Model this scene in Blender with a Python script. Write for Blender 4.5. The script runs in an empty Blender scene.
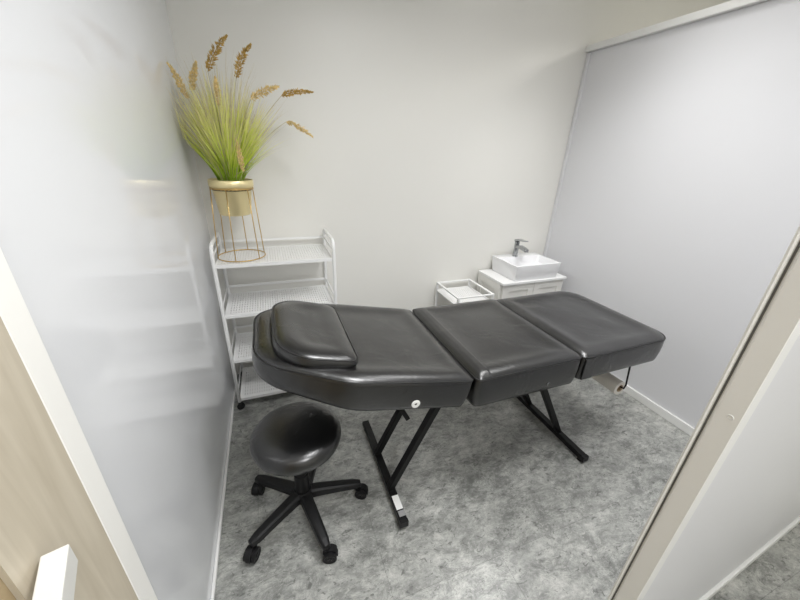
import bpy, bmesh, math, random
from mathutils import Vector, Matrix, noise
random.seed(7)
sc = bpy.context.scene
COL = sc.collection
PI = math.pi

# ------------------------------------------------------------------ camera
RX = Vector((0.9341913, -0.3544675, 0.0404897))
UP = Vector((0.10725762, 0.38727316, 0.91570481))
FW = Vector((0.34026817, 0.85110064, -0.39980655))
cam_data = bpy.data.cameras.new('camera')
cam = bpy.data.objects.new('camera', cam_data); COL.objects.link(cam)
cam.matrix_world = Matrix(((RX.x, UP.x, -FW.x, 0), (RX.y, UP.y, -FW.y, 0), (RX.z, UP.z, -FW.z, 1.45), (0, 0, 0, 1)))
cam_data.sensor_width = 36; cam_data.lens = 36 * 334.4 / 800
cam_data.clip_start = 0.01
sc.camera = cam

# ------------------------------------------------------------------ world, lights, exposure
w = bpy.data.worlds.new('world'); sc.world = w; w.use_nodes = True
w.node_tree.nodes['Background'].inputs[0].default_value = (0.97, 0.98, 1.0, 1)
w.node_tree.nodes['Background'].inputs[1].default_value = 1.15
def area(name, loc, size, sy, energy, col=(1, 1, 1), rot=(0, 0, 0)):
    l = bpy.data.lights.new(name, 'AREA'); l.shape = 'RECTANGLE'; l.size = size; l.size_y = sy
    l.energy = energy; l.color = col; l.spread = math.radians(156)
    o = bpy.data.objects.new(name, l); COL.objects.link(o); o.location = loc; o.rotation_euler = rot
    return o
area('room_panel_light', (1.62, 1.30, 2.57), 0.56, 0.56, 3.4, (0.99, 0.99, 0.99)).data.spread = math.radians(95)
area('doorway_panel_light', (0.8, 0.5, 2.57), 0.56, 0.56, 13, (0.985, 0.99, 1.0))
area('corridor_panel_light', (0.5, -0.9, 2.57), 0.56, 0.56, 14.5, (0.98, 0.985, 1.0))
area('neighbour_room_light', (3.1, 0.75, 2.57), 0.56, 0.56, 22, (1, 0.97, 0.9))
sc.view_settings.view_transform = 'Standard'
sc.view_settings.look = 'None'
sc.view_settings.gamma = 1
sc.view_settings.use_curve_mapping = False
sc.view_settings.exposure = 0.82

# ------------------------------------------------------------------ materials
def mat(name, col, rough=0.5, metal=0.0, spec=0.5, coat=0.0, coat_r=0.05, bump=0, bscale=50, vary=0, vscale=3):
    m = bpy.data.materials.new(name); m.use_nodes = True
    nt = m.node_tree; b = nt.nodes['Principled BSDF']
    b.inputs['Base Color'].default_value = (*col, 1)
    b.inputs['Roughness'].default_value = rough
    b.inputs['Metallic'].default_value = metal
    b.inputs['Specular IOR Level'].default_value = spec
    b.inputs['Coat Weight'].default_value = coat
    b.inputs['Coat Roughness'].default_value = coat_r
    tc = nt.nodes.new('ShaderNodeTexCoord')
    if vary:
        n = nt.nodes.new('ShaderNodeTexNoise'); n.inputs['Scale'].default_value = vscale; n.inputs['Detail'].default_value = 5
        nt.links.new(tc.outputs['Object'], n.inputs['Vector'])
        r = nt.nodes.new('ShaderNodeValToRGB')
        r.color_ramp.elements[0].position = 0.3; r.color_ramp.elements[1].position = 0.7
        r.color_ramp.elements[0].color = (*[c * (1 - vary) for c in col], 1)
        r.color_ramp.elements[1].color = (*[min(1, c * (1 + vary)) for c in col], 1)
        nt.links.new(n.outputs['Fac'], r.inputs[0]); nt.links.new(r.outputs[0], b.inputs['Base Color'])
    if bump:
        n = nt.nodes.new('ShaderNodeTexNoise'); n.inputs['Scale'].default_value = bscale; n.inputs['Detail'].default_value = 4
        nt.links.new(tc.outputs['Object'], n.inputs['Vector'])
        bp = nt.nodes.new('ShaderNodeBump'); bp.inputs['Strength'].default_value = bump; bp.inputs['Distance'].default_value = 0.01
        nt.links.new(n.outputs['Fac'], bp.inputs['Height']); nt.links.new(bp.outputs[0], b.inputs['Normal'])
    return m
M = {}
M['wall'] = mat('painted_wall', (0.84, 0.83, 0.785), 0.34, spec=0.4, bump=0.06, bscale=2.2, vary=0.012, vscale=1.2)
M['panel'] = mat('glossy_partition', (0.75, 0.752, 0.77), 0.34, spec=0.45, bump=0.05, bscale=1.6)
M['panel_left'] = mat('glossy_partition_left', (0.81, 0.82, 0.84), 0.095, spec=0.8, bump=0.045, bscale=2.4)
M['ceiling'] = mat('ceiling_paint', (0.84, 0.84, 0.82), 0.8)
M['trimwhite'] = mat('white_trim', (0.86, 0.86, 0.84), 0.35)
M['cream'] = mat('cream_frame', (0.93, 0.92, 0.88), 0.35, vary=0.02)
M['gasket'] = mat('dark_gasket', (0.13, 0.13, 0.12), 0.6)
M['metalwhite'] = mat('white_powder_coat', (0.88, 0.88, 0.87), 0.38)
M['ceramic'] = mat('white_ceramic', (0.90, 0.90, 0.91), 0.12, spec=0.6)
M['cabinet'] = mat('cabinet_lacquer', (0.82, 0.81, 0.77), 0.35)
M['chrome'] = mat('chrome', (0.42, 0.43, 0.44), 0.16, metal=1)
M['blackmetal'] = mat('black_powder_coat', (0.006, 0.006, 0.0065), 0.42, spec=0.25)
M['plastic'] = mat('black_plastic', (0.008, 0.008, 0.0085), 0.45, spec=0.3, bump=0.04, bscale=300)
M['piping'] = mat('black_piping', (0.008, 0.008, 0.008), 0.35)
M['gold'] = mat('gold_pot', (0.86, 0.74, 0.42), 0.32, metal=0.6, bump=0.05, bscale=25)
M['goldwire'] = mat('gold_wire', (0.62, 0.43, 0.17), 0.3, metal=0.9)
M['paper'] = mat('paper_roll', (0.80, 0.77, 0.70), 0.8)
M['card'] = mat('cardboard_core', (0.42, 0.32, 0.20), 0.9)
M['sticker'] = mat('white_sticker', (0.85, 0.85, 0.83), 0.5)
M['grey'] = mat('grey_label', (0.28, 0.28, 0.28), 0.5)
M['seed'] = mat('seed_head', (0.55, 0.36, 0.09), 0.8, vary=0.35, vscale=60)
M['seedpale'] = mat('seed_head_pale', (0.80, 0.62, 0.28), 0.8, vary=0.25, vscale=60)
M['stem'] = mat('dry_stem', (0.50, 0.44, 0.26), 0.7)
M['wisp'] = mat('dry_wisp', (0.60, 0.52, 0.34), 0.7)
M['soil'] = mat('soil', (0.05, 0.035, 0.02), 0.95)
def lamp_mat():
    m = bpy.data.materials.new('led_diffuser'); m.use_nodes = True
    b = m.node_tree.nodes['Principled BSDF']
    b.inputs['Emission Color'].default_value = (1, 0.98, 0.95, 1); b.inputs['Emission Strength'].default_value = 1.0
    return m
M['led'] = lamp_mat()

def vinyl():
    m = mat('black_vinyl', (0.0045, 0.0045, 0.0047), 0.27, spec=0.75, coat=0.42, coat_r=0.3)
    nt = m.node_tree; b = nt.nodes['Principled BSDF']; tc = nt.nodes.new('ShaderNodeTexCoord')
    n1 = nt.nodes.new('ShaderNodeTexNoise'); n1.inputs['Scale'].default_value = 420; n1.inputs['Detail'].default_value = 2
    n2 = nt.nodes.new('ShaderNodeTexNoise'); n2.inputs['Scale'].default_value = 7; n2.inputs['Detail'].default_value = 3
    n2.inputs['Distortion'].default_value = 0.6
    for n in (n1, n2): nt.links.new(tc.outputs['Object'], n.inputs['Vector'])
    b1 = nt.nodes.new('ShaderNodeBump'); b1.inputs['Strength'].default_value = 0.12; b1.inputs['Distance'].default_value = 0.002
    b2 = nt.nodes.new('ShaderNodeBump'); b2.inputs['Strength'].default_value = 0.22; b2.inputs['Distance'].default_value = 0.02
    nt.links.new(n1.outputs['Fac'], b1.inputs['Height']); nt.links.new(n2.outputs['Fac'], b2.inputs['Height'])
    nt.links.new(b2.outputs[0], b1.inputs['Normal']); nt.links.new(b1.outputs[0], b.inputs['Normal'])
    return m
M['vinyl'] = vinyl()

def floor_mat():
    m = bpy.data.materials.new('slate_vinyl_floor'); m.use_nodes = True
    nt = m.node_tree; b = nt.nodes['Principled BSDF']; L = nt.links.new
    tc = nt.nodes.new('ShaderNodeTexCoord')
    mp = nt.nodes.new('ShaderNodeMapping'); mp.inputs['Rotation'].default_value = (0, 0, 0.5); mp.inputs['Scale'].default_value = (1.0, 1.7, 1)
    L(tc.outputs['Object'], mp.inputs[0])
    def N(scale, det, rough, dist, src=mp):
        n = nt.nodes.new('ShaderNodeTexNoise'); n.inputs['Scale'].default_value = scale; n.inputs['Detail'].default_value = det
        n.inputs['Roughness'].default_value = rough; n.inputs['Distortion'].default_value = dist
        L(src.outputs[0], n.inputs['Vector']); return n
    def ramp(src, a, ca, bb, cb):
        r = nt.nodes.new('ShaderNodeValToRGB'); e = r.color_ramp.elements
        e[0].position = a; e[0].color = (ca, ca, ca, 1); e[1].position = bb; e[1].color = (cb, cb, cb, 1)
        L(src, r.inputs[0]); return r
    big = N(3.2, 7, 0.66, 0.4)
    r1 = ramp(big.outputs['Fac'], 0.32, 0.0, 0.70, 1.0)
    fine = N(10, 12, 0.84, 0.35)
    r2 = ramp(fine.outputs['Fac'], 0.40, 0.0, 0.63, 1.0)
    mx = nt.nodes.new('ShaderNodeMix'); mx.data_type = 'RGBA'; mx.inputs[0].default_value = 0.6
    L(r1.outputs[0], mx.inputs[6]); L(r2.outputs[0], mx.inputs[7])
    cr = nt.nodes.new('ShaderNodeValToRGB'); e = cr.color_ramp.elements
    e[0].position = 0.12; e[0].color = (0.17, 0.175, 0.163, 1); e[1].position = 0.92; e[1].color = (0.57, 0.57, 0.54, 1)
    k = e.new(0.5); k.color = (0.34, 0.345, 0.325, 1)
    L(mx.outputs[2], cr.inputs[0])
    # pale cloudy veins
    v = N(6.0, 10, 0.78, 0.7)
    ab = nt.nodes.new('ShaderNodeMath'); ab.operation = 'SUBTRACT'; ab.inputs[1].default_value = 0.52; L(v.outputs['Fac'], ab.inputs[0])
    a2 = nt.nodes.new('ShaderNodeMath'); a2.operation = 'ABSOLUTE'; L(ab.outputs[0], a2.inputs[0])
    vr = ramp(a2.outputs[0], 0.0, 1.0, 0.028, 0.0)
    vm = nt.nodes.new('ShaderNodeMath'); vm.operation = 'MULTIPLY'; L(vr.outputs[0], vm.inputs[0]); L(r2.outputs[0], vm.inputs[1])
    vm2 = nt.nodes.new('ShaderNodeMath'); vm2.operation = 'MULTIPLY'; vm2.inputs[1].default_value = 0.8; L(vm.outputs[0], vm2.inputs[0])
    m2 = nt.nodes.new('ShaderNodeMix'); m2.data_type = 'RGBA'; L(vm2.outputs[0], m2.inputs[0]); L(cr.outputs[0], m2.inputs[6])
    m2.inputs[7].default_value = (0.66, 0.66, 0.62, 1)
    fl = N(34, 3, 0.6, 1.2); f1 = ramp(fl.outputs['Fac'], 0.60, 0.0, 0.66, 1.0)
    f1m = nt.nodes.new('ShaderNodeMath'); f1m.operation = 'MULTIPLY'; L(f1.outputs[0], f1m.inputs[0]); L(r1.outputs[0], f1m.inputs[1])
    mf = nt.nodes.new('ShaderNodeMix'); mf.data_type = 'RGBA'; L(f1m.outputs[0], mf.inputs[0]); L(m2.outputs[2], mf.inputs[6]); mf.inputs[7].default_value = (0.56, 0.56, 0.52, 1)
    f2 = ramp(fl.outputs['Fac'], 0.33, 1.0, 0.40, 0.0)
    f2m = nt.nodes.new('ShaderNodeMath'); f2m.operation = 'MULTIPLY'; L(f2.outputs[0], f2m.inputs[0]); f2m.inputs[1].default_value = 0.7
    m2 = nt.nodes.new('ShaderNodeMix'); m2.data_type = 'RGBA'; L(f2m.outputs[0], m2.inputs[0]); L(mf.outputs[2], m2.inputs[6]); m2.inputs[7].default_value = (0.10, 0.105, 0.095, 1)
    # tile seams
    mp2 = nt.nodes.new('ShaderNodeMapping'); mp2.inputs['Location'].default_value = (0.18, 0.30, 0)
    L(tc.outputs['Object'], mp2.inputs[0])
    br = nt.nodes.new('ShaderNodeTexBrick'); br.offset = 0.5
    for kx, vv in (('Scale', 1.0), ('Mortar Size', 0.0012), ('Mortar Smooth', 0.3), ('Brick Width', 0.9), ('Row Height', 0.45)): br.inputs[kx].default_value = vv
    br.inputs['Color1'].default_value = (1, 1, 1, 1); br.inputs['Color2'].default_value = (0.86, 0.86, 0.86, 1); br.inputs['Mortar'].default_value = (0.45, 0.45, 0.45, 1)
    L(mp2.outputs[0], br.inputs['Vector'])
    m3 = nt.nodes.new('ShaderNodeMix'); m3.data_type = 'RGBA'; m3.blend_type = 'MULTIPLY'; m3.inputs[0].default_value = 0.6
    L(m2.outputs[2], m3.inputs[6]); L(br.outputs['Color'], m3.inputs[7])
    L(m3.outputs[2], b.inputs['Base Color'])
    b.inputs['Roughness'].default_value = 0.33; b.inputs['Specular IOR Level'].default_value = 0.6
    bp = nt.nodes.new('ShaderNodeBump'); bp.inputs['Strength'].default_value = 0.12; bp.inputs['Distance'].default_value = 0.004
    L(fine.outputs['Fac'], bp.inputs['Height']); L(bp.outputs[0], b.inputs['Normal'])
    return m
M['floor'] = floor_mat()

def wood_mat(name, c1, c2):
    m = bpy.data.materials.new(name); m.use_nodes = True
    nt = m.node_tree; b = nt.nodes['Principled BSDF']; L = nt.links.new
    tc = nt.nodes.new('ShaderNodeTexCoord'); mp = nt.nodes.new('ShaderNodeMapping'); mp.inputs['Scale'].default_value = (9, 22, 2.2)
    L(tc.outputs['Object'], mp.inputs[0])
    n = nt.nodes.new('ShaderNodeTexNoise'); n.inputs['Scale'].default_value = 1.5; n.inputs['Detail'].default_value = 6; n.inputs['Distortion'].default_value = 0.8
    L(mp.outputs[0], n.inputs['Vector'])
    r = nt.nodes.new('ShaderNodeValToRGB'); r.color_ramp.elements[0].position = 0.3; r.color_ramp.elements[1].position = 0.72
    r.color_ramp.elements[0].color = (*c1, 1); r.color_ramp.elements[1].color = (*c2, 1)
    L(n.outputs['Fac'], r.inputs[0]); L(r.outputs[0], b.inputs['Base Color']); b.inputs['Roughness'].default_value = 0.5
    return m
M['beige'] = wood_mat('beige_wood', (0.50, 0.44, 0.34), (0.62, 0.56, 0.45))
M['tan'] = wood_mat('tan_wood', (0.34, 0.26, 0.15), (0.42, 0.33, 0.20))

def grass_mat():
    m = bpy.data.materials.new('grass_blades'); m.use_nodes = True
    nt = m.node_tree; b = nt.nodes['Principled BSDF']; L = nt.links.new
    at = nt.nodes.new('ShaderNodeAttribute'); at.attribute_name = 'along'
    r = nt.nodes.new('ShaderNodeValToRGB'); e = r.color_ramp.elements
    e[0].position = 0.0; e[0].color = (0.17, 0.30, 0.04, 1)
    e[1].position = 1.0; e[1].color = (0.80, 0.70, 0.42, 1)
    k = e.new(0.22); k.color = (0.42, 0.62, 0.04, 1)
    k = e.new(0.5); k.color = (0.72, 0.86, 0.08, 1)
    k = e.new(0.8); k.color = (0.90, 0.90, 0.30, 1)
    L(at.outputs['Fac'], r.inputs[0]); L(r.outputs[0], b.inputs['Base Color'])
    b.inputs['Roughness'].default_value = 0.5
    return m
M['grass'] = grass_mat()

# ------------------------------------------------------------------ helpers
def tag(o, label=None, cat=None, group=None, kind=None):
    if label: o['label'] = label
    if cat: o['category'] = cat
    if group: o['group'] = group
    if kind: o['kind'] = kind
    return o
def empty(name, loc=(0, 0, 0), rz=0):
    o = bpy.data.objects.new(name, None); COL.objects.link(o); o.location = loc; o.rotation_euler = (0, 0, rz)
    o.empty_display_size = 0.1
    return o
def link(name, bm, m, parent=None, smooth=False, bevel=0, seg=2, auto=None):
    me = bpy.data.meshes.new(name); bmesh.ops.recalc_face_normals(bm, faces=bm.faces[:]); bm.to_mesh(me); bm.free()
    o = bpy.data.objects.new(name, me); COL.objects.link(o)
    for mm in (m if isinstance(m, (list, tuple)) else [m]): me.materials.append(mm)
    if smooth:
        for p in me.polygons: p.use_smooth = True
    if bevel:
        md = o.modifiers.new('bevel', 'BEVEL'); md.width = bevel; md.segments = seg; md.limit_method = 'ANGLE'; md.angle_limit = math.radians(40)
        md.harden_normals = False
    if parent: o.parent = parent
    return o
def box(bm, x0, x1, y0, y1, z0, z1):
    vs = [bm.verts.new((x, y, z)) for z in (z0, z1) for y in (y0, y1) for x in (x0, x1)]
    for f in ((0, 1, 3, 2), (4, 6, 7, 5), (0, 4, 5, 1), (2, 3, 7, 6), (0, 2, 6, 4), (1, 5, 7, 3)):
        bm.faces.new([vs[i] for i in f])
def bx(*a):
    bm = bmesh.new(); box(bm, *a); return bm
def bar(bm, p, q, w, h, up=(0, 0, 1)):
    p = Vector(p); q = Vector(q); d = (q - p).normalized(); up = Vector(up)
    s = d.cross(up)
    if s.length < 1e-4: s = d.cross(Vector((0, 1, 0)))
    s.normalize(); u = s.cross(d).normalized()
    vs = []
    for c in (p, q):
        for a, b in ((-1, -1), (1, -1), (1, 1), (-1, 1)): vs.append(bm.verts.new(c + s * a * w / 2 + u * b * h / 2))
    bm.faces.new(vs[:4][::-1]); bm.faces.new(vs[4:])
    for i in range(4): bm.faces.new((vs[i], vs[(i + 1) % 4], vs[4 + (i + 1) % 4], vs[4 + i]))
def tube(bm, pts, r, n=10, closed=False, caps=True):
    pts = [Vector(p) for p in pts]; rings = []; N = len(pts); prev = None
    for i, p in enumerate(pts):
        a = pts[(i - 1) % N] if (closed or i > 0) else p
        b = pts[(i + 1) % N] if (closed or i < N - 1) else p
        t = (b - a).normalized()
        if prev is None:
            u = t.orthogonal().normalized()
        else:
            u = (prev - t * prev.dot(t)); u = u.normalized() if u.length > 1e-5 else t.orthogonal().normalized()
        prev = u; v = t.cross(u)
        rr = r[i] if isinstance(r, (list, tuple)) else r
        rings.append([bm.verts.new(p + (u * math.cos(2 * PI * k / n) + v * math.sin(2 * PI * k / n)) * rr) for k in range(n)])
    for i in range(N if closed else N - 1):
        A, B = rings[i], rings[(i + 1) % N]
        off = 0
        if closed and i == N - 1:
            off = min(range(n), key=lambda o: (A[0].co - B[o].co).length)
        for k in range(n):
            bm.faces.new((A[k], A[(k + 1) % n], B[(k + 1 + off) % n], B[(k + off) % n]))
    if caps and not closed:
        bm.faces.new(rings[0][::-1]); bm.faces.new(rings[-1])
def lathe(bm, prof, n=48, c=(0, 0, 0)):
    rings = []
    for r, z in prof:
        if r < 1e-6: rings.append([bm.verts.new((c[0], c[1], c[2] + z))])
        else: rings.append([bm.verts.new((c[0] + r * math.cos(2 * PI * k / n), c[1] + r * math.sin(2 * PI * k / n), c[2] + z)) for k in range(n)])
    for A, B in zip(rings, rings[1:]):
        for k in range(n):
            if len(A) == 1 and len(B) == 1: continue
            if len(A) == 1: bm.faces.new((A[0], B[k], B[(k + 1) % n]))
            elif len(B) == 1: bm.faces.new((A[k], A[(k + 1) % n], B[0]))
            else: bm.faces.new((A[k], A[(k + 1) % n], B[(k + 1) % n], B[k]))
def cyl(bm, p, q, r, n=24):
    tube(bm, [p, q], r, n)
def rounded(poly, rad, seg=6):
    """round the corners of a 2-D polygon; rad may be a list"""
    out = []; N = len(poly)
    for i in range(N):
        p = Vector(poly[i]); a = Vector(poly[i - 1]); b = Vector(poly[(i + 1) % N])
        r = rad[i] if isinstance(rad, (list, tuple)) else rad
        u = (a - p).normalized(); v = (b - p).normalized()
        ang = u.angle(v); t = min(r / math.tan(ang / 2), (a - p).length * .49, (b - p).length * .49)
        rr = t * math.tan(ang / 2)
        s = p + u * t; e = p + v * t
        c = p + (u + v).normalized() * (rr / math.sin(ang / 2))
        a0 = math.atan2((s - c).y, (s - c).x); a1 = math.atan2((e - c).y, (e - c).x)
        d = (a1 - a0 + PI) % (2 * PI) - PI
        for k in range(seg + 1):
            aa = a0 + d * k / seg; out.append(Vector((c.x + rr * math.cos(aa), c.y + rr * math.sin(aa))))
    return out
def resample(pts, step):
    out = []; N = len(pts)
    for i in range(N):
        a = pts[i]; b = pts[(i + 1) % N]; L = (b - a).length
        k = max(1, int(L / step))
        for j in range(k): out.append(a + (b - a) * j / k)
    return out
def copy_thing(root):
    c = root.copy(); COL.objects.link(c)
    for ch in list(root.children):
        d = ch.copy(); COL.objects.link(d); d.parent = c
        for g in list(ch.children):
            e = g.copy(); COL.objects.link(e); e.parent = d
    return c

# ------------------------------------------------------------------ structure
H_ROOM = 2.62; XL = -0.33; XR = 2.18; YB = 2.18; HP = 2.18
def struct(name, bm, m, **k):
    o = link(name, bm, m, **k)
    if not k.get('parent'): o['kind'] = 'structure'
    return o
struct('floor', bx(-2.2, 4.6, -2.2, YB + 0.1, -0.05, 0), M['floor'])
struct('ceiling', bx(-2.2, 4.6, -2.2, YB + 0.1, H_ROOM, H_ROOM + 0.05), M['ceiling'])
struct('wall_back', bx(-2.2, 4.6, YB, YB + 0.1, 0, H_ROOM), M['wall'])
struct('wall_left', bx(XL - 0.045, XL, -0.6, YB, 0, H_ROOM), M['panel_left'])
struct('wall_corridor', bx(-2.2, 4.6, -1.75, -1.65, 0, H_ROOM), M['wall'])
struct('wall_far_left', bx(-2.3, -2.2, -1.75, YB, 0, H_ROOM), M['wall'])
struct('wall_far_right', bx(4.6, 4.7, -1.75, YB, 0, H_ROOM), M['wall'])
wr = struct('wall_right', bx(XR + 0.012, XR + 0.042, 0.27, YB - 0.002, 0, HP - 0.036), M['panel'])
bm = bmesh.new(); box(bm, XR - 0.014, XR + 0.058, 0.27, YB - 0.001, HP - 0.034, HP + 0.004)
struct('trim_right_top', bm, M['trimwhite'], bevel=0.004)
bm = bmesh.new(); box(bm, XR + 0.002, XR + 0.052, YB - 0.032, YB - 0.002, 0.0, HP - 0.036)
struct('trim_right_back', bm, M['panel'], bevel=0.003)
struct('baseboard_right', bx(XR - 0.002, XR + 0.011, 0.29, YB - 0.034, 0, 0.055), M['trimwhite'], bevel=0.003)
struct('baseboard_left', bx(XL, XL + 0.011, 0.54, YB - 0.001, 0, 0.018), M['trimwhite'], bevel=0.004)

# front wall, slightly angled like the photograph's, with its door post
fw_root = None
ang = math.atan2(0.041, 0.766)
def place(o, org=(0.665, 0.185, 0)):
    o.location = org; o.rotation_euler = (0, 0, ang); return o
place(struct('wall_front', bx(0.034, 1.515, 0.004, 0.03, 0.05, HP), M['panel']))
place(struct('trim_front_edge', bx(0.0012, 0.033, 0.0, 0.034, 0.0, HP), M['trimwhite'], bevel=0.002))
place(struct('trim_front_base', bx(0.034, 1.53, -0.006, 0.036, 0, 0.048), M['trimwhite'], bevel=0.004))
bm = bmesh.new()                                                  # door post: cream reveal, groove, rounded stop
prof = [(-0.002, 0.0), (-0.002, 0.032), (0.006, 0.0335), (0.006, 0.0385), (-0.001, 0.039), (-0.005, 0.0405), (-0.0065, 0.0435), (-0.005, 0.047), (0.0, 0.049), (0.034, 0.049), (0.034, 0.0345), (0.0008, 0.0345), (0.0008, 0.0)]
prof = [(-0.004, 0.0), (-0.004, 0.030), (-0.0025, 0.0325), (0.0, 0.0345), (0.012, 0.0345), (0.012, 0.0375), (0.0, 0.0375), (-0.003, 0.0388), (-0.0045, 0.0412), (-0.003, 0.044), (0.001, 0.0455), (0.034, 0.0455), (0.034, 0.0350), (0.0145, 0.0350), (0.0145, 0.0345), (0.001, 0.0340), (0.001, 0.0)]
prof = [(-0.004, 0.0), (-0.004, 0.030), (-0.0025, 0.0325), (0.0, 0.0345), (0.0, 0.0378), (-0.003, 0.0388), (-0.0045, 0.0412), (-0.003, 0.044), (0.001, 0.0455), (0.034, 0.0455), (0.034, 0.0345), (0.001, 0.0345), (0.001, 0.0)]
a = [bm.verts.new((x, y, 0)) for x, y in prof]; b = [bm.verts.new((x, y, HP)) for x, y in prof]
for i in range(len(a)): bm.faces.new((a[i], a[(i + 1) % len(a)], b[(i + 1) % len(a)], b[i]))
bm.faces.new(a); bm.faces.new(b)
post = place(struct('trim_door_post', bm, M['cream']))
g = bmesh.new(); box(g, -0.0009, 0.0, 0.0350, 0.0376, 0, HP); link('gasket', g, M['gasket'], post)
g = bmesh.new(); lathe(g, [(0, -0.0004), (0.0026, -0.0004), (0.0036, 0.0006), (0.0042, 0.0004), (0.0048, -0.0004)], 20)
d = link('screw_dent', g, M['trimwhite'], post, smooth=True); d.rotation_euler = (0, -PI / 2, 0); d.location = (-0.0042, 0.012, 1.083)

# ceiling lamps
def ceiling_lamp(x, y, label):
    t = empty('ceiling_light', (x, y, H_ROOM - 0.03)); tag(t, label, 'ceiling light', 'LED ceiling panels')
    bm = bmesh.new()
    for a in ((-0.3, 0.3, -0.3, -0.285), (-0.3, 0.3, 0.285, 0.3), (-0.3, -0.285, -0.285, 0.285), (0.285, 0.3, -0.285, 0.285)): box(bm, *a, 0, 0.03)
    link('frame', bm, M['trimwhite'], t); link('diffuser', bx(-0.285, 0.285, -0.285, 0.285, 0.008, 0.028), M['led'], t)
ceiling_lamp(1.62, 1.30, 'square LED ceiling panel above the foot end of the treatment bed')
ceiling_lamp(0.8, 0.5, 'square LED ceiling panel just inside the doorway')
ceiling_lamp(0.5, -0.9, 'square LED ceiling panel in the corridor before the doorway')
ceiling_lamp(3.1, 0.75, 'square LED ceiling panel beyond the right partition')

# beige door leaf at the left with its pull
t = empty('door_1', (0, 0, 0)); t['kind'] = 'structure'
t.name = 'door_1'
XD = -0.29
link('door_leaf', bx(XD - 0.024, XD, 0.326, 0.466, 0.01, 2.05), M['beige'], t)
link('door_edge', bx(XD - 0.024, XD + 0.0004, 0.466, 0.511, 0.01, 2.05), M['cream'], t, bevel=0.002)
link('door_inner_panel', bx(XD - 0.024, XD - 0.006, -0.45, 0.326, 0.01, 2.05), M['tan'], t)
bm = bmesh.new(); box(bm, 0.0, 0.0245, -0.13, 0.0, -0.033, 0)
h = link('door_handle', bm, M['cabinet'], t, bevel=0.0015); h.location = (XD + 0.004, 0.358, 1.012); h.rotation_euler = (0, 0, 0.28)

# ------------------------------------------------------------------ treatment bed
BED = empty('treatment_bed', (0.85, 1.165, 0))
tag(BED, 'black vinyl reclining treatment bed on black steel legs in the middle of the room', 'treatment bed')
TH = 0.120
def prof_top(d):
    K = [(0, 0.0), (0.008, 0.006), (0.02, 0.0125), (0.04, 0.017), (0.06, 0.0165), (0.085, 0.011), (0.12, 0.008), (0.2, 0.010), (0.4, 0.011)]
    for (a, za), (b, zb) in zip(K, K[1:]):
        if d <= b:
            t = (d - a) / (b - a); return za + (zb - za) * (t * t * (3 - 2 * t) if a > 0 else t)
    return K[-1][1]
def cushion(name, outline, cx, cy, hx, hy, thick, parent, m, xf, ends=None, amp=1.0, wr=0.0022, inset_bot=0.006, pipe=0.0038, side_bulge=0.004):
    """outline: list of 2-D points in local plane; xf(x,y,z)->world-local; top height 0 at piping"""
    bm = bmesh.new(); pts = resample(outline, 0.022); n = len(pts)
    rings = []
    def sc_(p, d): return Vector((cx + (p.x - cx) * (1 - d / hx), cy + (p.y - cy) * (1 - d / hy)))
    def ring(d, z, wob=0):
        r = []
        for p in pts:
            q = sc_(p, d); zz = z
            if wob: zz += wr * noise.noise(Vector((q.x * 9, q.y * 9, 3.1 + hash(name) % 1))) * wob
            r.append(bm.verts.new(xf(q.x, q.y, zz)))
        rings.append(r)
    ring(inset_bot + 0.02, -thick); ring(inset_bot, -thick + 0.004)
    for t in (0.15, 0.4, 0.65, 0.88): ring(inset_bot * (1 - t) - side_bulge * math.sin(PI * t), -thick * (1 - t))
    ring(0, 0)
    lim = min(hx, hy)
    ds = [0.008, 0.016, 0.026, 0.04, 0.055, 0.07, 0.085, 0.105, 0.13, 0.16, 0.2]
    for d in ds:
        if d < lim * 0.9: ring(d, prof_top(d) * amp, min(1, d / 0.04))
    for A, B in zip(rings, rings[1:]):
        for k in range(n): bm.faces.new((A[k], A[(k + 1) % n], B[(k + 1) % n], B[k]))
    last = rings[-1]; c = bm.verts.new(xf(cx, cy, prof_top(0.3) * amp))
    for k in range(n): bm.faces.new((last[k], last[(k + 1) % n], c))
    bm.faces.new(rings[0][::-1])
    o = link(name, bm, m, parent, smooth=True)
    pb = bmesh.new(); tube(pb, [xf(p.x, p.y, 0.0005) for p in pts], pipe * 0.75, 8, closed=True)
    link('piping', pb, M['piping'], o, smooth=True)
    return o
OX, OY = 0.85, 1.165
W2 = 0.325
def seg(name, x0, x1, z, r=0.028, tilt=0.0, thick=0.134):
    out = rounded([(x0, -W2), (x1, -W2), (x1, W2), (x0, W2)], r)
    xf = lambda x, y, zz: Vector((x, y, z + zz + tilt * (x - x0)))
    return cushion(name, out, (x0 + x1) / 2, 0, (x1 - x0) / 2, W2, thick, BED, M['vinyl'], xf)
ZS = 0.685
seat = seg('seat', 0.662 - OX, 1.192 - OX, ZS)
leg_out = rounded([(1.203 - OX, -W2), (1.775 - OX, -W2), (1.775 - OX, W2), (1.203 - OX, W2)], [0.028, 0.085, 0.11, 0.028])
legsec = cushion('leg_rest', leg_out, 1.489 - OX, 0, 0.286, W2, TH, BED, M['vinyl'], lambda x, y, zz: Vector((x, y, ZS - 0.009 + zz + 0.012 * (x + OX - 1.2))))
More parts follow.
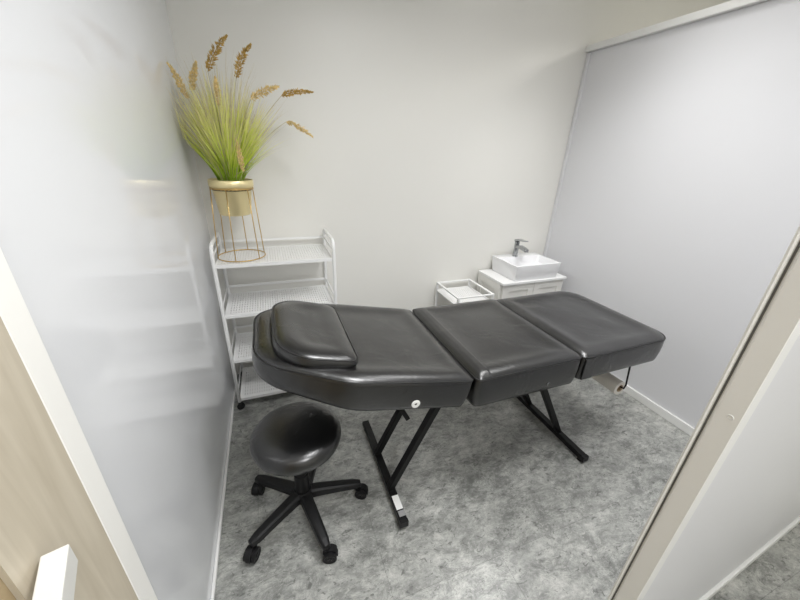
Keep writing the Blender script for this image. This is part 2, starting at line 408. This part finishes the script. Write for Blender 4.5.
# backrest: slopes up to the head, and its plan narrows at the head end
SL = 0.2; al = math.atan(SL)
hx0 = 0.653 - OX
def xb(x, y, zz):                    # x measured in plan before tilt
    dx = hx0 - x
    if zz < 0: zz *= 1 - 0.42 * min(1, max(0, (dx - 0.38) / 0.36)) ** 1.2
    return Vector((hx0 - dx * 1.0 + zz * math.sin(al), y, ZS + dx * SL + zz * math.cos(al)))
out = rounded([(-0.096 - OX, -0.195), (0.195 - OX, -W2 + 0.012), (hx0, -W2), (hx0, W2), (0.185 - OX, W2), (-0.096 - OX, 0.195)], [0.15, 0.22, 0.028, 0.028, 0.2, 0.15])
back = cushion('backrest', out, (0.2795 - OX), 0, 0.3735, W2, TH, BED, M['vinyl'], xb)
# face pillow fixed on the backrest
po = rounded([(-0.036 - OX, -0.243), (0.226 - OX, -0.243), (0.226 - OX, 0.225), (-0.036 - OX, 0.225)], [0.125, 0.035, 0.045, 0.125], 10)
def xp(x, y, zz):
    v = xb(x, y, 0.0); k = (x + OX + 0.04) / 0.255
    top = 0.047 - 0.017 * k
    f = (zz + 0.06) / 0.06
    return xb(x, y + 0.0, 0.006 + (top) * min(f, 1) + max(0, zz))
pil = cushion('head_pillow', po, 0.095 - OX, -0.009, 0.131, 0.234, 0.06, BED, M['vinyl'], xp, amp=0.9, inset_bot=0.004, side_bulge=0.006)
# folded flaps at the joints
def flap(x0, x1, z, parent, name='joint_flap'):
    bm = bmesh.new(); cols = []
    xs0, xs1 = 0.662 - OX, 1.192 - OX
    for i in range(9):
        x = x0 + (x1 - x0) * i / 8; col = []
        for j in range(41):
            y = -W2 + 0.004 + (2 * W2 - 0.008) * j / 40
            d = min(x - xs0 if x < 0 else xs1 - x, W2 - abs(y), 0.25)
            col.append(bm.verts.new((x, y, z + prof_top(max(d, 0)) + 0.0022 - (0.002 if i in (0, 8) else 0))))
        cols.append(col)
    for A, B in zip(cols, cols[1:]):
        for j in range(40): bm.faces.new((A[j], A[j + 1], B[j + 1], B[j]))
    return link(name, bm, M['vinyl'], parent, smooth=True)
flap(0.671 - OX, 0.731 - OX, ZS, seat)
bm = bmesh.new(); box(bm, 1.209 - OX, 1.272 - OX, -W2 - 0.0052, -W2 + 0.004, ZS - TH + 0.004, ZS - 0.011)
link('side_flap', bm, M['vinyl'], legsec, bevel=0.002)
# hinge bolts and washers
def washer(x, y, z, m, parent, r=0.0125):
    bm = bmesh.new(); lathe(bm, [(0.0055, 0), (0.0055, 0.003), (r - 0.002, 0.003), (r, 0.0015), (r, 0)], 24)
    o = link('washer', bm, m, parent, smooth=False); o.rotation_euler = (PI / 2, 0, 0); o.location = (x - OX, y - OY, z)
    b2 = bmesh.new(); lathe(b2, [(0, 0.0025), (0.003, 0.002), (0.0045, 0)], 12); q = link('bolt', b2, M['gasket'], o)
    return o
washer(0.416, 0.8465, 0.641, M['sticker'], back, 0.0165)
washer(1.023, 0.8395, 0.59, M['chrome'], seat, 0.008)
# under-frame
bm = bmesh.new()
for s in (-1, 1):
    bar(bm, (0.66 - OX, s * 0.2, ZS - TH - 0.016), (1.71 - OX, s * 0.2, ZS - TH - 0.016), 0.028, 0.028)
for x in (0.68, 1.15, 1.22, 1.69): bar(bm, (x - OX, -0.2, ZS - TH - 0.016), (x - OX, 0.2, ZS - TH - 0.016), 0.028, 0.028)
link('seat_frame', bm, M['blackmetal'], BED, bevel=0.002)
bm = bmesh.new()
def under(x): return ZS - TH - 0.016 + (hx0 + OX - x) * SL
for s in (-1, 1): bar(bm, (0.60 - OX, s * 0.2, under(0.60)), (0.12 - OX, s * 0.2, under(0.12)), 0.026, 0.026)
for x in (0.13, 0.42): bar(bm, (x - OX, -0.2, under(x)), (x - OX, 0.2, under(x)), 0.026, 0.026)
link('backrest_frame', bm, M['blackmetal'], BED, bevel=0.002)
bm = bmesh.new(); bar(bm, (0.365 - OX, -0.035, under(0.365) - 0.02), (0.518 - OX, -0.035, 0.292), 0.022, 0.022)
link('recline_arm', bm, M['blackmetal'], BED, bevel=0.002)
# feet and struts
def foot(x, y0, y1):
    bm = bmesh.new(); bar(bm, (x - OX, y0 - OY, 0.032), (x - OX, y1 - OY, 0.032), 0.036, 0.030)
    o = link('foot_bar', bm, M['blackmetal'], BED, bevel=0.003)
    for y in (y0 + 0.025, y1 - 0.025):
        b = bmesh.new(); lathe(b, [(0, 0), (0.014, 0), (0.016, 0.004), (0.014, 0.017), (0, 0.017)], 16, (x - OX, y - OY, 0)); link('rubber_foot', b, M['plastic'], o)
    b = bmesh.new(); box(b, x - OX - 0.0185, x - OX + 0.0185, y0 - OY - 0.004, y0 - OY + 0.012, 0.0165, 0.0475); link('end_cap', b, M['plastic'], o)
    return o
f1 = foot(0.392, 0.822, 1.43); f2 = foot(1.408, 0.822, 1.44)
b = bmesh.new(); box(b, 0.392 - OX - 0.013, 0.392 - OX + 0.0165, 0.878 - OY, 0.945 - OY, 0.0471, 0.0482); link('paper_label', b, M['sticker'], f1)
b = bmesh.new(); box(b, 0.392 - OX - 0.011, 0.392 - OX + 0.0165, 0.846 - OY, 0.872 - OY, 0.0471, 0.0482); link('grey_label', b, M['grey'], f1)
for x0, x1, ys in ((0.388, 0.622, (0.992, 1.195)), (1.408, 1.125, (1.015, 1.255))):
    for y in ys:
        bm = bmesh.new(); bar(bm, (x0 - OX, y - OY, 0.042), (x1 - OX, y - OY, ZS - TH - 0.028), 0.030, 0.030)
        link('strut', bm, M['blackmetal'], BED, bevel=0.003)
# paper holder wire (part of the bed)
RXc, RZc = 1.590, 0.402
bm = bmesh.new()
tube(bm, [(1.575 - OX, 0.872 - OY, ZS - TH + 0.004), (1.578 - OX, 0.868 - OY, 0.52), (RXc - 0.004 - OX, 0.862 - OY, RZc + 0.03), (RXc - OX, 0.868 - OY, RZc + 0.004), (RXc - OX, 0.90 - OY, RZc), (RXc - OX, 1.42 - OY, RZc), (RXc - OX, 1.45 - OY, RZc + 0.02), (1.575 - OX, 1.452 - OY, ZS - TH + 0.004)], 0.0042, 8)
link('roll_holder', bm, M['blackmetal'], BED, smooth=True)

# paper roll hanging on the wire
PR = empty('paper_roll', (RXc, 0.885, RZc - 0.008)); tag(PR, 'roll of cream couch paper hung under the foot end of the black bed', 'paper roll')
bm = bmesh.new(); lathe(bm, [(0.021, 0), (0.038, 0), (0.0385, 0.003), (0.0385, 0.52), (0.021, 0.52), (0.021, 0)], 36)
o = link('paper', bm, M['paper'], PR, smooth=False); o.rotation_euler = (-PI / 2, 0, 0)
bm = bmesh.new(); lathe(bm, [(0.017, 0.0), (0.0208, 0.0), (0.0208, 0.52), (0.017, 0.52), (0.017, 0.0)], 28)
o = link('cardboard_core', bm, M['card'], PR, smooth=False); o.rotation_euler = (-PI / 2, 0, 0); o.location.y = -0.001

# ------------------------------------------------------------------ stool
ST = empty('rolling_stool', (0.012, 1.050, 0)); tag(ST, 'round black rolling stool with five casters beside the bed', 'stool')
bm = bmesh.new(); lathe(bm, [(0, 0.388), (0.13, 0.388), (0.155, 0.394), (0.1665, 0.408), (0.1705, 0.427), (0.168, 0.444), (0.158, 0.458), (0.140, 0.468), (0.105, 0.475), (0.05, 0.477), (0, 0.477)], 64)
seatc = link('seat', bm, M['vinyl'], ST, smooth=True)
bm = bmesh.new(); lathe(bm, [(0, 0.393), (0.075, 0.393), (0.075, 0.386), (0.035, 0.376), (0.030, 0.35), (0, 0.35)], 32); link('seat_plate', bm, M['plastic'], ST)
bm = bmesh.new(); lathe(bm, [(0, 0.10), (0.030, 0.10), (0.0295, 0.22), (0.025, 0.222), (0.0245, 0.30), (0.014, 0.302), (0.014, 0.36), (0, 0.36)], 28); link('column', bm, M['plastic'], ST, smooth=False)
bm = bmesh.new(); lathe(bm, [(0, 0.075), (0.036, 0.075), (0.043, 0.085), (0.043, 0.118), (0.034, 0.132), (0, 0.132)], 32); link('hub', bm, M['plastic'], ST, bevel=0)
def leg_bm():
    bm = bmesh.new(); rings = []
    for i in range(9):
        t = i / 8; x = 0.030 + t * 0.218; wd = 0.026 - 0.007 * t; top = 0.128 - 0.036 * t ** 1.3; h = 0.040 - 0.013 * t
        if i == 8: wd *= 0.75; h *= 0.8; top -= 0.002
        sec = [(-wd, -h), (-wd * .95, -h * .25), (-wd * .55, 0), (wd * .55, 0), (wd * .95, -h * .25), (wd, -h)]
        rings.append([bm.verts.new((x, y, top + z)) for y, z in sec])
    for A, B in zip(rings, rings[1:]):
        for k in range(6): bm.faces.new((A[k], A[(k + 1) % 6], B[(k + 1) % 6], B[k]))
    bm.faces.new(rings[0]); bm.faces.new(rings[-1][::-1]); return bm
for i in range(5):
    a = math.radians(213 + 72 * i - 1)
    l = link('leg', leg_bm(), M['plastic'], ST, smooth=False, bevel=0.003, seg=3); l.rotation_euler = (0, 0, a)
    ca = a + (0.5, 1.1, -0.4, 0.9, 1.9)[i]
    cp = Vector((math.cos(a) * 0.240, math.sin(a) * 0.240, 0))
    bm = bmesh.new(); cyl(bm, (0, 0, 0.040), (0, 0, 0.080), 0.0065, 14)
    N = 14                                                        # hood over the wheels
    for s in (-1, 1):
        pass
    ring0 = []; ring1 = []
    for k in range(N + 1):
        th = math.radians(-10 + 160 * k / N); ring0.append((0.012 + 0.031 * math.cos(th), 0.027 + 0.031 * math.sin(th)))
    L0 = [bm.verts.new((x, -0.009, z)) for x, z in ring0]; R0 = [bm.verts.new((x, 0.009, z)) for x, z in ring0]
    L1 = [bm.verts.new((0.012 + (x - 0.012) * .2, -0.009, 0.027 + (z - 0.027) * .2)) for x, z in ring0]; R1 = [bm.verts.new((0.012 + (x - 0.012) * .2, 0.009, 0.027 + (z - 0.027) * .2)) for x, z in ring0]
    for k in range(N):
        bm.faces.new((L0[k], L0[k + 1], R0[k + 1], R0[k])); bm.faces.new((L0[k], L1[k], L1[k + 1], L0[k + 1])); bm.faces.new((R0[k], R0[k + 1], R1[k + 1], R1[k])); bm.faces.new((L1[k], R1[k], R1[k + 1], L1[k + 1]))
    bm.faces.new((L0[0], R0[0], R1[0], L1[0])); bm.faces.new((L0[-1], L1[-1], R1[-1], R0[-1]))
    c = link('caster', bm, M['plastic'], ST); c.location = cp; c.rotation_euler = (0, 0, ca)
    for s in (-1, 1):
        b = bmesh.new(); lathe(b, [(0, 0.001), (0.006, 0), (0.010, 0.003), (0.019, 0.003), (0.0225, 0.001), (0.0268, 0.002), (0.0268, 0.013), (0, 0.013)], 28)
        wv = link('wheel', b, M['plastic'], c); wv.rotation_euler = (PI / 2 * s * -1, 0, 0); wv.location = (0.012, s * 0.0235, 0.0268)
        if True: wv.rotation_euler = (PI / 2 * s, 0, 0)

# ------------------------------------------------------------------ white shelf trolley
def perforated(bm, x0, x1, y0, y1, z, nx, ny, fx=0.45, fy=0.7, th=0.0015, border=0.014):
    xs = [x0, x0 + border]; 
    cw = (x1 - x0 - 2 * border) / nx; ch = (y1 - y0 - 2 * border) / ny
    hx = set(); hy = set()
    for i in range(nx):
        a = x0 + border + cw * i; xs += [a + cw * (1 - fx) / 2, a + cw * (1 + fx) / 2]; hx.add(2 * i + 2)
    xs += [x1 - border, x1]
    ys = [y0, y0 + border]
    for i in range(ny):
        a = y0 + border + ch * i; ys += [a + ch * (1 - fy) / 2, a + ch * (1 + fy) / 2]; hy.add(2 * i + 2)
    ys += [y1 - border, y1]
    V = [[bm.verts.new((x, y, z)) for y in ys] for x in xs]
    for i in range(len(xs) - 1):
        for j in range(len(ys) - 1):
            if i in hx and j in hy: continue
            bm.faces.new((V[i][j], V[i + 1][j], V[i + 1][j + 1], V[i][j + 1]))
def arc(c, r, a0, a1, n, axis='yz'):
    return [(c[0] + r * math.cos(a0 + (a1 - a0) * k / n), c[1] + r * math.sin(a0 + (a1 - a0) * k / n)) for k in range(n + 1)]
TX0, TX1, TY0, TY1 = -0.287, 0.322, 1.812, 2.150
TR = empty('shelf_trolley', ((TX0 + TX1) / 2, (TY0 + TY1) / 2, 0)); tag(TR, 'tall white four-tier metal shelf trolley on casters against the back wall', 'trolley')
cx, cy = (TX0 + TX1) / 2, (TY0 + TY1) / 2
hw, hd = (TX1 - TX0) / 2, (TY1 - TY0) / 2
for s in (-1, 1):
    bm = bmesh.new(); x = s * (hw - 0.006); r = 0.05; zt = 1.0
    pts = [(x, -hd, 0.05), (x, -hd, 0.5), (x, -hd, zt - r)]
    pts += [(x, -hd + r - r * math.cos(a * PI / 16), zt - r + r * math.sin(a * PI / 16)) for a in range(1, 9)]
    pts += [(x, hd - r + r * math.sin(a * PI / 16), zt - r + r * math.cos(a * PI / 16)) for a in range(0, 9)]
    pts += [(x, hd, 0.5), (x, hd, 0.05)]
    tube(bm, pts, 0.0095, 12); link('side_frame', bm, M['metalwhite'], TR, smooth=True)
    for y in (-hd, hd):
        b = bmesh.new(); cyl(b, (x, y, 0.036), (x, y, 0.056), 0.006, 12)
        c = link('caster', b, M['plastic'], TR)
        b = bmesh.new(); lathe(b, [(0, -0.009), (0.018, -0.009), (0.0215, -0.006), (0.022, 0), (0.0215, 0.006), (0.018, 0.009), (0, 0.009)], 24)
        wv = link('wheel', b, M['plastic'], c, smooth=True); wv.rotation_euler = (PI / 2, 0, 0.5); wv.location = (x + 0.004, y - 0.006, 0.022)
for z in (0.900, 0.618, 0.335, 0.068):
    sh = bmesh.new(); perforated(sh, -hw + 0.016, hw - 0.016, -hd + 0.010, hd - 0.006, z, 40, 9, 0.24, 0.60)
    o = link('shelf', sh, M['metalwhite'], TR); md = o.modifiers.new('solid', 'SOLIDIFY'); md.thickness = 0.0016
    b = bmesh.new()
    box(b, -hw + 0.003, hw - 0.003, -hd + 0.002, -hd + 0.012, z - 0.016, z + 0.003)
    box(b, -hw + 0.003, hw - 0.003, hd - 0.008, hd - 0.003, z - 0.014, z + 0.001)
    for s in (-1, 1): box(b, min(s * (hw - 0.016), s * (hw - 0.010)), max(s * (hw - 0.016), s * (hw - 0.010)), -hd + 0.012, hd - 0.008, z - 0.014, z + 0.004)
    link('shelf_lip', b, M['metalwhite'], o, bevel=0.001)
    b = bmesh.new()
    box(b, -hw + 0.006, hw - 0.006, hd - 0.004, hd, z + 0.038, z + 0.052)
    for s in (-1, 1): box(b, s * (hw - 0.006) - 0.002, s * (hw - 0.006) + 0.002, -hd, hd, z + 0.038, z + 0.050)
    link('guard_rail', b, M['metalwhite'], o)

# ------------------------------------------------------------------ plant stand and potted grass
PX, PY, PZ = -0.158, 1.963, 0.9032
PS = empty('plant_stand', (PX, PY, PZ)); tag(PS, 'gold wire plant stand on the top shelf of the white trolley', 'plant stand')
def circ(r, z, n=48): return [(r * math.cos(2 * PI * k / n), r * math.sin(2 * PI * k / n), z) for k in range(n)]
bm = bmesh.new(); tube(bm, circ(0.119, 0.0028), 0.0028, 8, closed=True); link('base_ring', bm, M['goldwire'], PS, smooth=True)
bm = bmesh.new(); tube(bm, circ(0.100, 0.355), 0.003, 8, closed=True); link('top_ring', bm, M['goldwire'], PS, smooth=True)
for k in range(6):
    a = math.radians(18 + 60 * k); bm = bmesh.new()
    tube(bm, [(0.119 * math.cos(a), 0.119 * math.sin(a), 0.004), (0.100 * math.cos(a), 0.100 * math.sin(a), 0.355)], 0.0024, 8); link('wire', bm, M['goldwire'], PS, smooth=True)
PG = empty('potted_grass', (PX, PY, PZ + 0.225)); tag(PG, 'gold pot of tall green ornamental grass with brown seed heads, held in the wire stand', 'potted plant')
bm = bmesh.new(); lathe(bm, [(0, 0), (0.070, 0), (0.0755, 0.006), (0.0915, 0.133), (0.101, 0.136), (0.1035, 0.142), (0.1035, 0.170), (0.1005, 0.172), (0.097, 0.170), (0.094, 0.135), (0.09, 0.12), (0.0, 0.12)], 64)
link('pot', bm, M['gold'], PG, smooth=True)
bm = bmesh.new(); lathe(bm, [(0, 0.142), (0.04, 0.146), (0.08, 0.142), (0.0925, 0.136), (0.0915, 0.122)], 32); link('soil', bm, M['soil'], PG, smooth=True)
def blade(bm, lay, base, az, lean, L, droop, wd, n=8, n0=0.0, n1=1.0, wallx=XL + 0.012, wally=YB - 0.012):
    d = Vector((math.cos(az), math.sin(az), 0)); p = Vector(base); prev = None; ang_ = lean * 0.35
    sd = Vector((-d.y, d.x, 0)); tw = random.uniform(-1.2, 1.2)
    sd = (sd * math.cos(tw) + d * math.sin(tw)).normalized()
    for i in range(n + 1):
        t = i / n
        ang_ = lean * (0.35 + 0.65 * min(1, t * 2.2)) + droop * t ** 2.2
        if i: p = p + (d * math.sin(ang_) + Vector((0, 0, math.cos(ang_)))) * (L / n)
        w_ = wd * (1 - t ** 2.5 * 0.85)
        q = p.copy()
        if q.x + PX < wallx: q.x = wallx - PX
        if q.y + PY > wally: q.y = wally - PY
        a = bm.verts.new(q - sd * w_); b = bm.verts.new(q + sd * w_)
        a[lay] = b[lay] = n0 + (n1 - n0) * t
        if prev: bm.faces.new((prev[0], prev[1], b, a))
        prev = (a, b)
def grass(name, count, m, Lr, wr_, leanr, droopr, n0=0, n1=1, seed=1):
    random.seed(seed)
    bm = bmesh.new(); lay = bm.verts.layers.float.new('along')
    for i in range(count):
        az = random.uniform(0, 2 * PI); r = 0.05 * math.sqrt(random.random())
        u = random.random() ** 0.75; lean = leanr[0] + (leanr[1] - leanr[0]) * u
        if math.sin(az) > 0: lean *= 0.62       # the wall is close behind
        if math.cos(az) < -0.3: lean *= 0.72
        L = random.uniform(*Lr) * (1 - 0.22 * u)
        blade(bm, lay, (r * math.cos(az), r * math.sin(az), 0.14), az + random.gauss(0, .25), lean, L, random.uniform(*droopr), random.uniform(*wr_), n0=n0, n1=n1)
    return link(name, bm, m, PG)
foliage = grass('foliage', 1250, M['grass'], (0.28, 0.52), (0.0013, 0.0027), (0.02, 0.86), (0.0, 0.35), seed=3)
foliage['kind'] = 'stuff'
wisps = grass('dry_wisps', 380, M['wisp'], (0.38, 0.60), (0.0008, 0.0013), (0.02, 0.95), (0.1, 0.55), seed=5)
wisps['kind'] = 'stuff'
def seed_head(p0, p1, bend, m, rad=0.013, stem_from=(0, 0, 0.14), big=1.0):
    """world-relative to pot: head axis from p0 to p1, drooping with bend"""
    p0 = Vector(p0); p1 = Vector(p1); s = Vector(stem_from)
    mid = (p0 + p1) / 2 + Vector(bend)
    ax = [(p0 * (1 - t) ** 2 + mid * 2 * t * (1 - t) + p1 * t * t) for t in [i / 16 for i in range(17)]]
    bm = bmesh.new(); tube(bm, ax, 0.0018, 6)
    for i in range(1, 40):
        t = i / 40; k = t * 16; i0 = min(15, int(k)); c = ax[i0].lerp(ax[i0 + 1], k - i0); tg = (ax[i0 + 1] - ax[i0]).normalized()
        u = tg.orthogonal().normalized(); v = tg.cross(u)
        R = rad * (math.sin(PI * min(1, t * 0.85 + 0.12)) ** 0.6) * (1 - 0.35 * t)
        for j in range(4):
            a = random.uniform(0, 2 * PI); o = (u * math.cos(a) + v * math.sin(a))
            base = c + o * R * 0.25; tip = c + o * R * random.uniform(0.75, 1.45) + tg * random.uniform(0.003, 0.013)
            sd = tg.cross(o).normalized() * 0.0032 * big; mm = base.lerp(tip, 0.5); nn = o
            A = bm.verts.new(base); B = bm.verts.new(mm + sd); C = bm.verts.new(tip); D = bm.verts.new(mm - sd); E = bm.verts.new(mm + tg * 0.0034); F = bm.verts.new(mm - tg * 0.0034)
            for f in ((A, B, E), (B, C, E), (C, D, E), (D, A, E), (B, A, F), (C, B, F), (D, C, F), (A, D, F)): bm.faces.new(f)
    o = link('seed_head', bm, m, PG)
    b = bmesh.new(); m1 = s.lerp(p0, 0.55) + Vector(((s.x - p0.x) * 0.12, 0, 0.03)); pts = [s * (1 - t) ** 2 + m1 * 2 * t * (1 - t) + p0 * t * t for t in [i / 12 for i in range(13)]]
    tube(b, pts, [0.0011] * 13, 5); link('stem', b, M['stem'], o)
# image-plane helper positions were measured for the plane Y = 1.93
PB = (PX, PY, PZ + 0.225)
def rel(x, z, y=1.93): return (x - PB[0], y - PB[1], z - PB[2])
HEADS = [  # (x0,z0,y0)->(x1,z1,y1)
    ((-0.180, 1.745, 1.93), (-0.083, 1.880, 1.90), 's', 0.0145),
    ((-0.070, 1.735, 1.95), (0.008, 1.866, 1.93), 's', 0.014),
    ((-0.262, 1.670, 1.96), (-0.224, 1.778, 1.95), 'p', 0.012),
    ((-0.272, 1.63, 1.90), (-0.318, 1.750, 1.88), 'p', 0.011),
    ((0.118, 1.680, 1.93), (0.262, 1.705, 1.90), 's', 0.011),
    ((0.130, 1.572, 1.93), (0.250, 1.510, 1.90), 'p', 0.010),
    ((-0.155, 1.61, 1.88), (-0.150, 1.715, 1.86), 'p', 0.010),
    ((-0.02, 1.650, 1.90), (0.105, 1.710, 1.88), 'p', 0.014),
    ((-0.088, 1.345, 1.80), (-0.100, 1.480, 1.79), 'p', 0.009),
]
for a, b_, k, r in HEADS:
    random.seed(int(a[0] * 1000))
    p0 = rel(a[0], a[1], a[2]); p1 = rel(b_[0], b_[1], b_[2])
    seed_head(p0, p1, (-0.014 if k == 's' else 0.004, 0, 0.016), M['seed'] if k == 's' else M['seedpale'], r * 1.5)

# ------------------------------------------------------------------ vanity cabinet, basin, faucet
VX0, VX1, VY0, VY1, VZ = 1.532, 2.135, 1.836, 2.160, 0.62
V = empty('vanity_cabinet', ((VX0 + VX1) / 2, (VY0 + VY1) / 2, 0)); tag(V, 'low white vanity cabinet with recessed panel doors in the back right corner', 'cabinet')
vw, vd = (VX1 - VX0) / 2, (VY1 - VY0) / 2
link('top', bx(-vw, vw, -vd, vd, VZ - 0.018, VZ), M['metalwhite'], V, bevel=0.002)
bm = bmesh.new(); box(bm, -vw + 0.018, vw - 0.012, -vd + 0.032, vd, 0.08, VZ - 0.0185)
link('body', bm, M['cabinet'], V)
def shaker(bm, u0, u1, z0, z1, fr, P):
    # P(u,z,d) -> point ; d outwards
    def bxx(a, b, c, d, e, f):
        vs = [bm.verts.new(P(u, z, dd)) for dd in (e, f) for z in (c, d) for u in (a, b)]
        for q in ((0, 1, 3, 2), (4, 6, 7, 5), (0, 4, 5, 1), (2, 3, 7, 6), (0, 2, 6, 4), (1, 5, 7, 3)): bm.faces.new([vs[i] for i in q])
    bxx(u0, u1, z0, z0 + fr, 0, 0.016); bxx(u0, u1, z1 - fr, z1, 0, 0.016)
    bxx(u0, u0 + fr, z0 + fr, z1 - fr, 0, 0.016); bxx(u1 - fr, u1, z0 + fr, z1 - fr, 0, 0.016)
    bxx(u0 + fr, u1 - fr, z0 + fr, z1 - fr, 0, 0.007)
for k, (a, b_) in enumerate(((-vw + 0.020, 0.001), (0.005, vw - 0.014))):
    bm = bmesh.new(); shaker(bm, a, b_, 0.09, VZ - 0.024, 0.05, lambda u, z, d: (u, -vd + 0.031 - d, z))
    dr = link('door', bm, M['cabinet'], V)
    b = bmesh.new(); hx = b_ - 0.022 if k == 0 else a + 0.022; lathe(b, [(0, 0), (0.006, 0), (0.006, 0.012), (0.011, 0.018), (0.009, 0.024), (0, 0.025)], 20)
    kn = link('knob', b, M['chrome'], dr, smooth=True); kn.rotation_euler = (PI / 2, 0, 0); kn.location = (hx, -vd + 0.015, 0.36)
bm = bmesh.new(); shaker(bm, -vd + 0.034, vd - 0.004, 0.08, VZ - 0.0195, 0.05, lambda u, z, d: (-vw + 0.018 - d, u, z)); link('side_panel', bm, M['cabinet'], V)
for x in (-vw + 0.04, vw - 0.04):
    for y in (-vd + 0.06, vd - 0.03):
        bm = bmesh.new(); box(bm, x - 0.018, x + 0.018, y - 0.018, y + 0.018, 0, 0.08); link('foot', bm, M['cabinet'], V)

BX0, BX1, BY0, BY1 = 1.632, 2.050, 1.842, 2.150
B = empty('wash_basin', ((BX0 + BX1) / 2, (BY0 + BY1) / 2, VZ)); tag(B, 'square white ceramic vessel basin on top of the vanity cabinet', 'basin')
bw, bd = (BX1 - BX0) / 2, (BY1 - BY0) / 2; BH = 0.120
bm = bmesh.new()
def rr_(x0, x1, y0, y1, z, r):
    return [bm.verts.new((p.x, p.y, z)) for p in rounded([(x0, y0), (x1, y0), (x1, y1), (x0, y1)], r, 5)]
rg = [rr_(-bw + .014, bw - .014, -bd + .014, bd - .014, 0.0005, .006), rr_(-bw + .012, bw - .012, -bd + .012, bd - .012, 0.004, .007), rr_(-bw + .001, bw - .001, -bd + .001, bd - .001, BH - 0.003, .007), rr_(-bw + .001, bw - .001, -bd + .001, bd - .001, BH - .001, .007), rr_(-bw + .003, bw - .003, -bd + .003, bd - .003, BH, .007),
      rr_(-bw + .011, bw - .011, -bd + .011, bd - .075, BH, .012), rr_(-bw + .013, bw - .013, -bd + .013, bd - .077, BH - .003, .014), rr_(-bw + .025, bw - .025, -bd + .022, bd - .086, BH - .055, .03), rr_(-bw + .06, bw - .06, -bd + .05, bd - .11, BH - .082, .03), rr_(-.03, .03, -.055, 0.0, BH - .088, .02)]
for A, Bq in zip(rg, rg[1:]):
    for k in range(len(A)): bm.faces.new((A[k], A[(k + 1) % len(A)], Bq[(k + 1) % len(A)], Bq[k]))
bm.faces.new(rg[0]); bm.faces.new(rg[-1])
bo = link('bowl', bm, M['ceramic'], B, smooth=True)
try:
    bo.data.set_sharp_from_angle(angle=math.radians(35))
except Exception: pass
bm = bmesh.new(); lathe(bm, [(0, 0.0025), (0.014, 0.0025), (0.019, 0.0015), (0.020, 0)], 24, (0, -0.028, BH - 0.0878)); link('drain', bm, M['chrome'], B, smooth=True)

FX, FY = 1.808, 2.090
F = empty('faucet', (FX, FY, VZ + BH)); tag(F, 'chrome single-lever faucet on the back rim of the white basin', 'faucet')
bm = bmesh.new(); lathe(bm, [(0, 0), (0.023, 0), (0.023, 0.004), (0.019, 0.006), (0.0185, 0.10), (0.0195, 0.118), (0, 0.120)], 32); link('body', bm, M['chrome'], F, smooth=False)
bm = bmesh.new()
sp = [((0, -0.008, 0.078), 0.016, 0.013), ((0, -0.05, 0.084), 0.018, 0.013), ((0, -0.095, 0.078), 0.018, 0.012), ((0, -0.122, 0.070), 0.0175, 0.011)]
rings = []
for c, a, b_ in sp: rings.append([bm.verts.new((c[0] + sx * a, c[1], c[2] + sz * b_)) for sx, sz in ((-1, -1), (1, -1), (1, 1), (-1, 1))])
for A, Bq in zip(rings, rings[1:]):
    for k in range(4): bm.faces.new((A[k], A[(k + 1) % 4], Bq[(k + 1) % 4], Bq[k]))
bm.faces.new(rings[0]); bm.faces.new(rings[-1]); link('spout', bm, M['chrome'], F, bevel=0.004, seg=3)
bm = bmesh.new(); rings = []
for c, a, b_ in [((0, 0.018, 0.124), 0.017, 0.008), ((0, -0.02, 0.134), 0.018, 0.009), ((0, -0.06, 0.137), 0.016, 0.005), ((0, -0.105, 0.142), 0.014, 0.0035)]:
    rings.append([bm.verts.new((c[0] + sx * a, c[1], c[2] + sz * b_)) for sx, sz in ((-1, -1), (1, -1), (1, 1), (-1, 1))])
for A, Bq in zip(rings, rings[1:]):
    for k in range(4): bm.faces.new((A[k], A[(k + 1) % 4], Bq[(k + 1) % 4], Bq[k]))
bm.faces.new(rings[0]); bm.faces.new(rings[-1]); link('lever', bm, M['chrome'], F, bevel=0.003, seg=3)

# ------------------------------------------------------------------ small white cart between bed and vanity
CX0, CX1, CY0, CY1, CZ = 1.152, 1.452, 1.812, 2.145, 0.56
K = empty('storage_cart', ((CX0 + CX1) / 2, (CY0 + CY1) / 2, 0)); tag(K, 'small white open metal cart with tray tiers left of the vanity cabinet', 'cart')
kw, kd = (CX1 - CX0) / 2, (CY1 - CY0) / 2
for sx in (-1, 1):
    for sy in (-1, 1):
        x, y = sx * (kw - 0.008), sy * (kd - 0.008)
        bm = bmesh.new(); box(bm, x - 0.007, x + 0.007, y - 0.007, y + 0.007, 0.045, CZ - 0.012); link('post', bm, M['metalwhite'], K)
        b = bmesh.new(); cyl(b, (x, y, 0.03), (x, y, 0.046), 0.005, 10); c = link('caster', b, M['plastic'], K)
        b = bmesh.new(); lathe(b, [(0, -0.007), (0.017, -0.007), (0.020, -0.004), (0.020, 0.004), (0.017, 0.007), (0, 0.007)], 20); wv = link('wheel', b, M['plastic'], c, smooth=True); wv.rotation_euler = (PI / 2, 0, 0); wv.location = (x, y, 0.02)
for z, rim in ((CZ - 0.065, 0.065), (0.29, 0.05), (0.09, 0.05)):
    bm = bmesh.new(); perforated(bm, -kw + 0.016, kw - 0.016, -kd + 0.016, kd - 0.016, z, 14, 14, 0.4, 0.4, border=0.008)
    o = link('tray', bm, M['metalwhite'], K); md = o.modifiers.new('solid', 'SOLIDIFY'); md.thickness = 0.0015
    b = bmesh.new(); t_ = 0.010 if z > 0.4 else 0.006
    for zz in ((z + rim - 0.010, z + rim), (z - 0.004, z + 0.004)):
        tt = t_ + 0.006
        box(b, -kw, kw, -kd, -kd + tt, *zz); box(b, -kw, kw, kd - tt, kd, *zz)
        box(b, -kw, -kw + tt, -kd + tt, kd - tt, *zz); box(b, kw - tt, kw, -kd + tt, kd - tt, *zz)
    link('tray_rim', b, M['metalwhite'], o, bevel=0.0015)
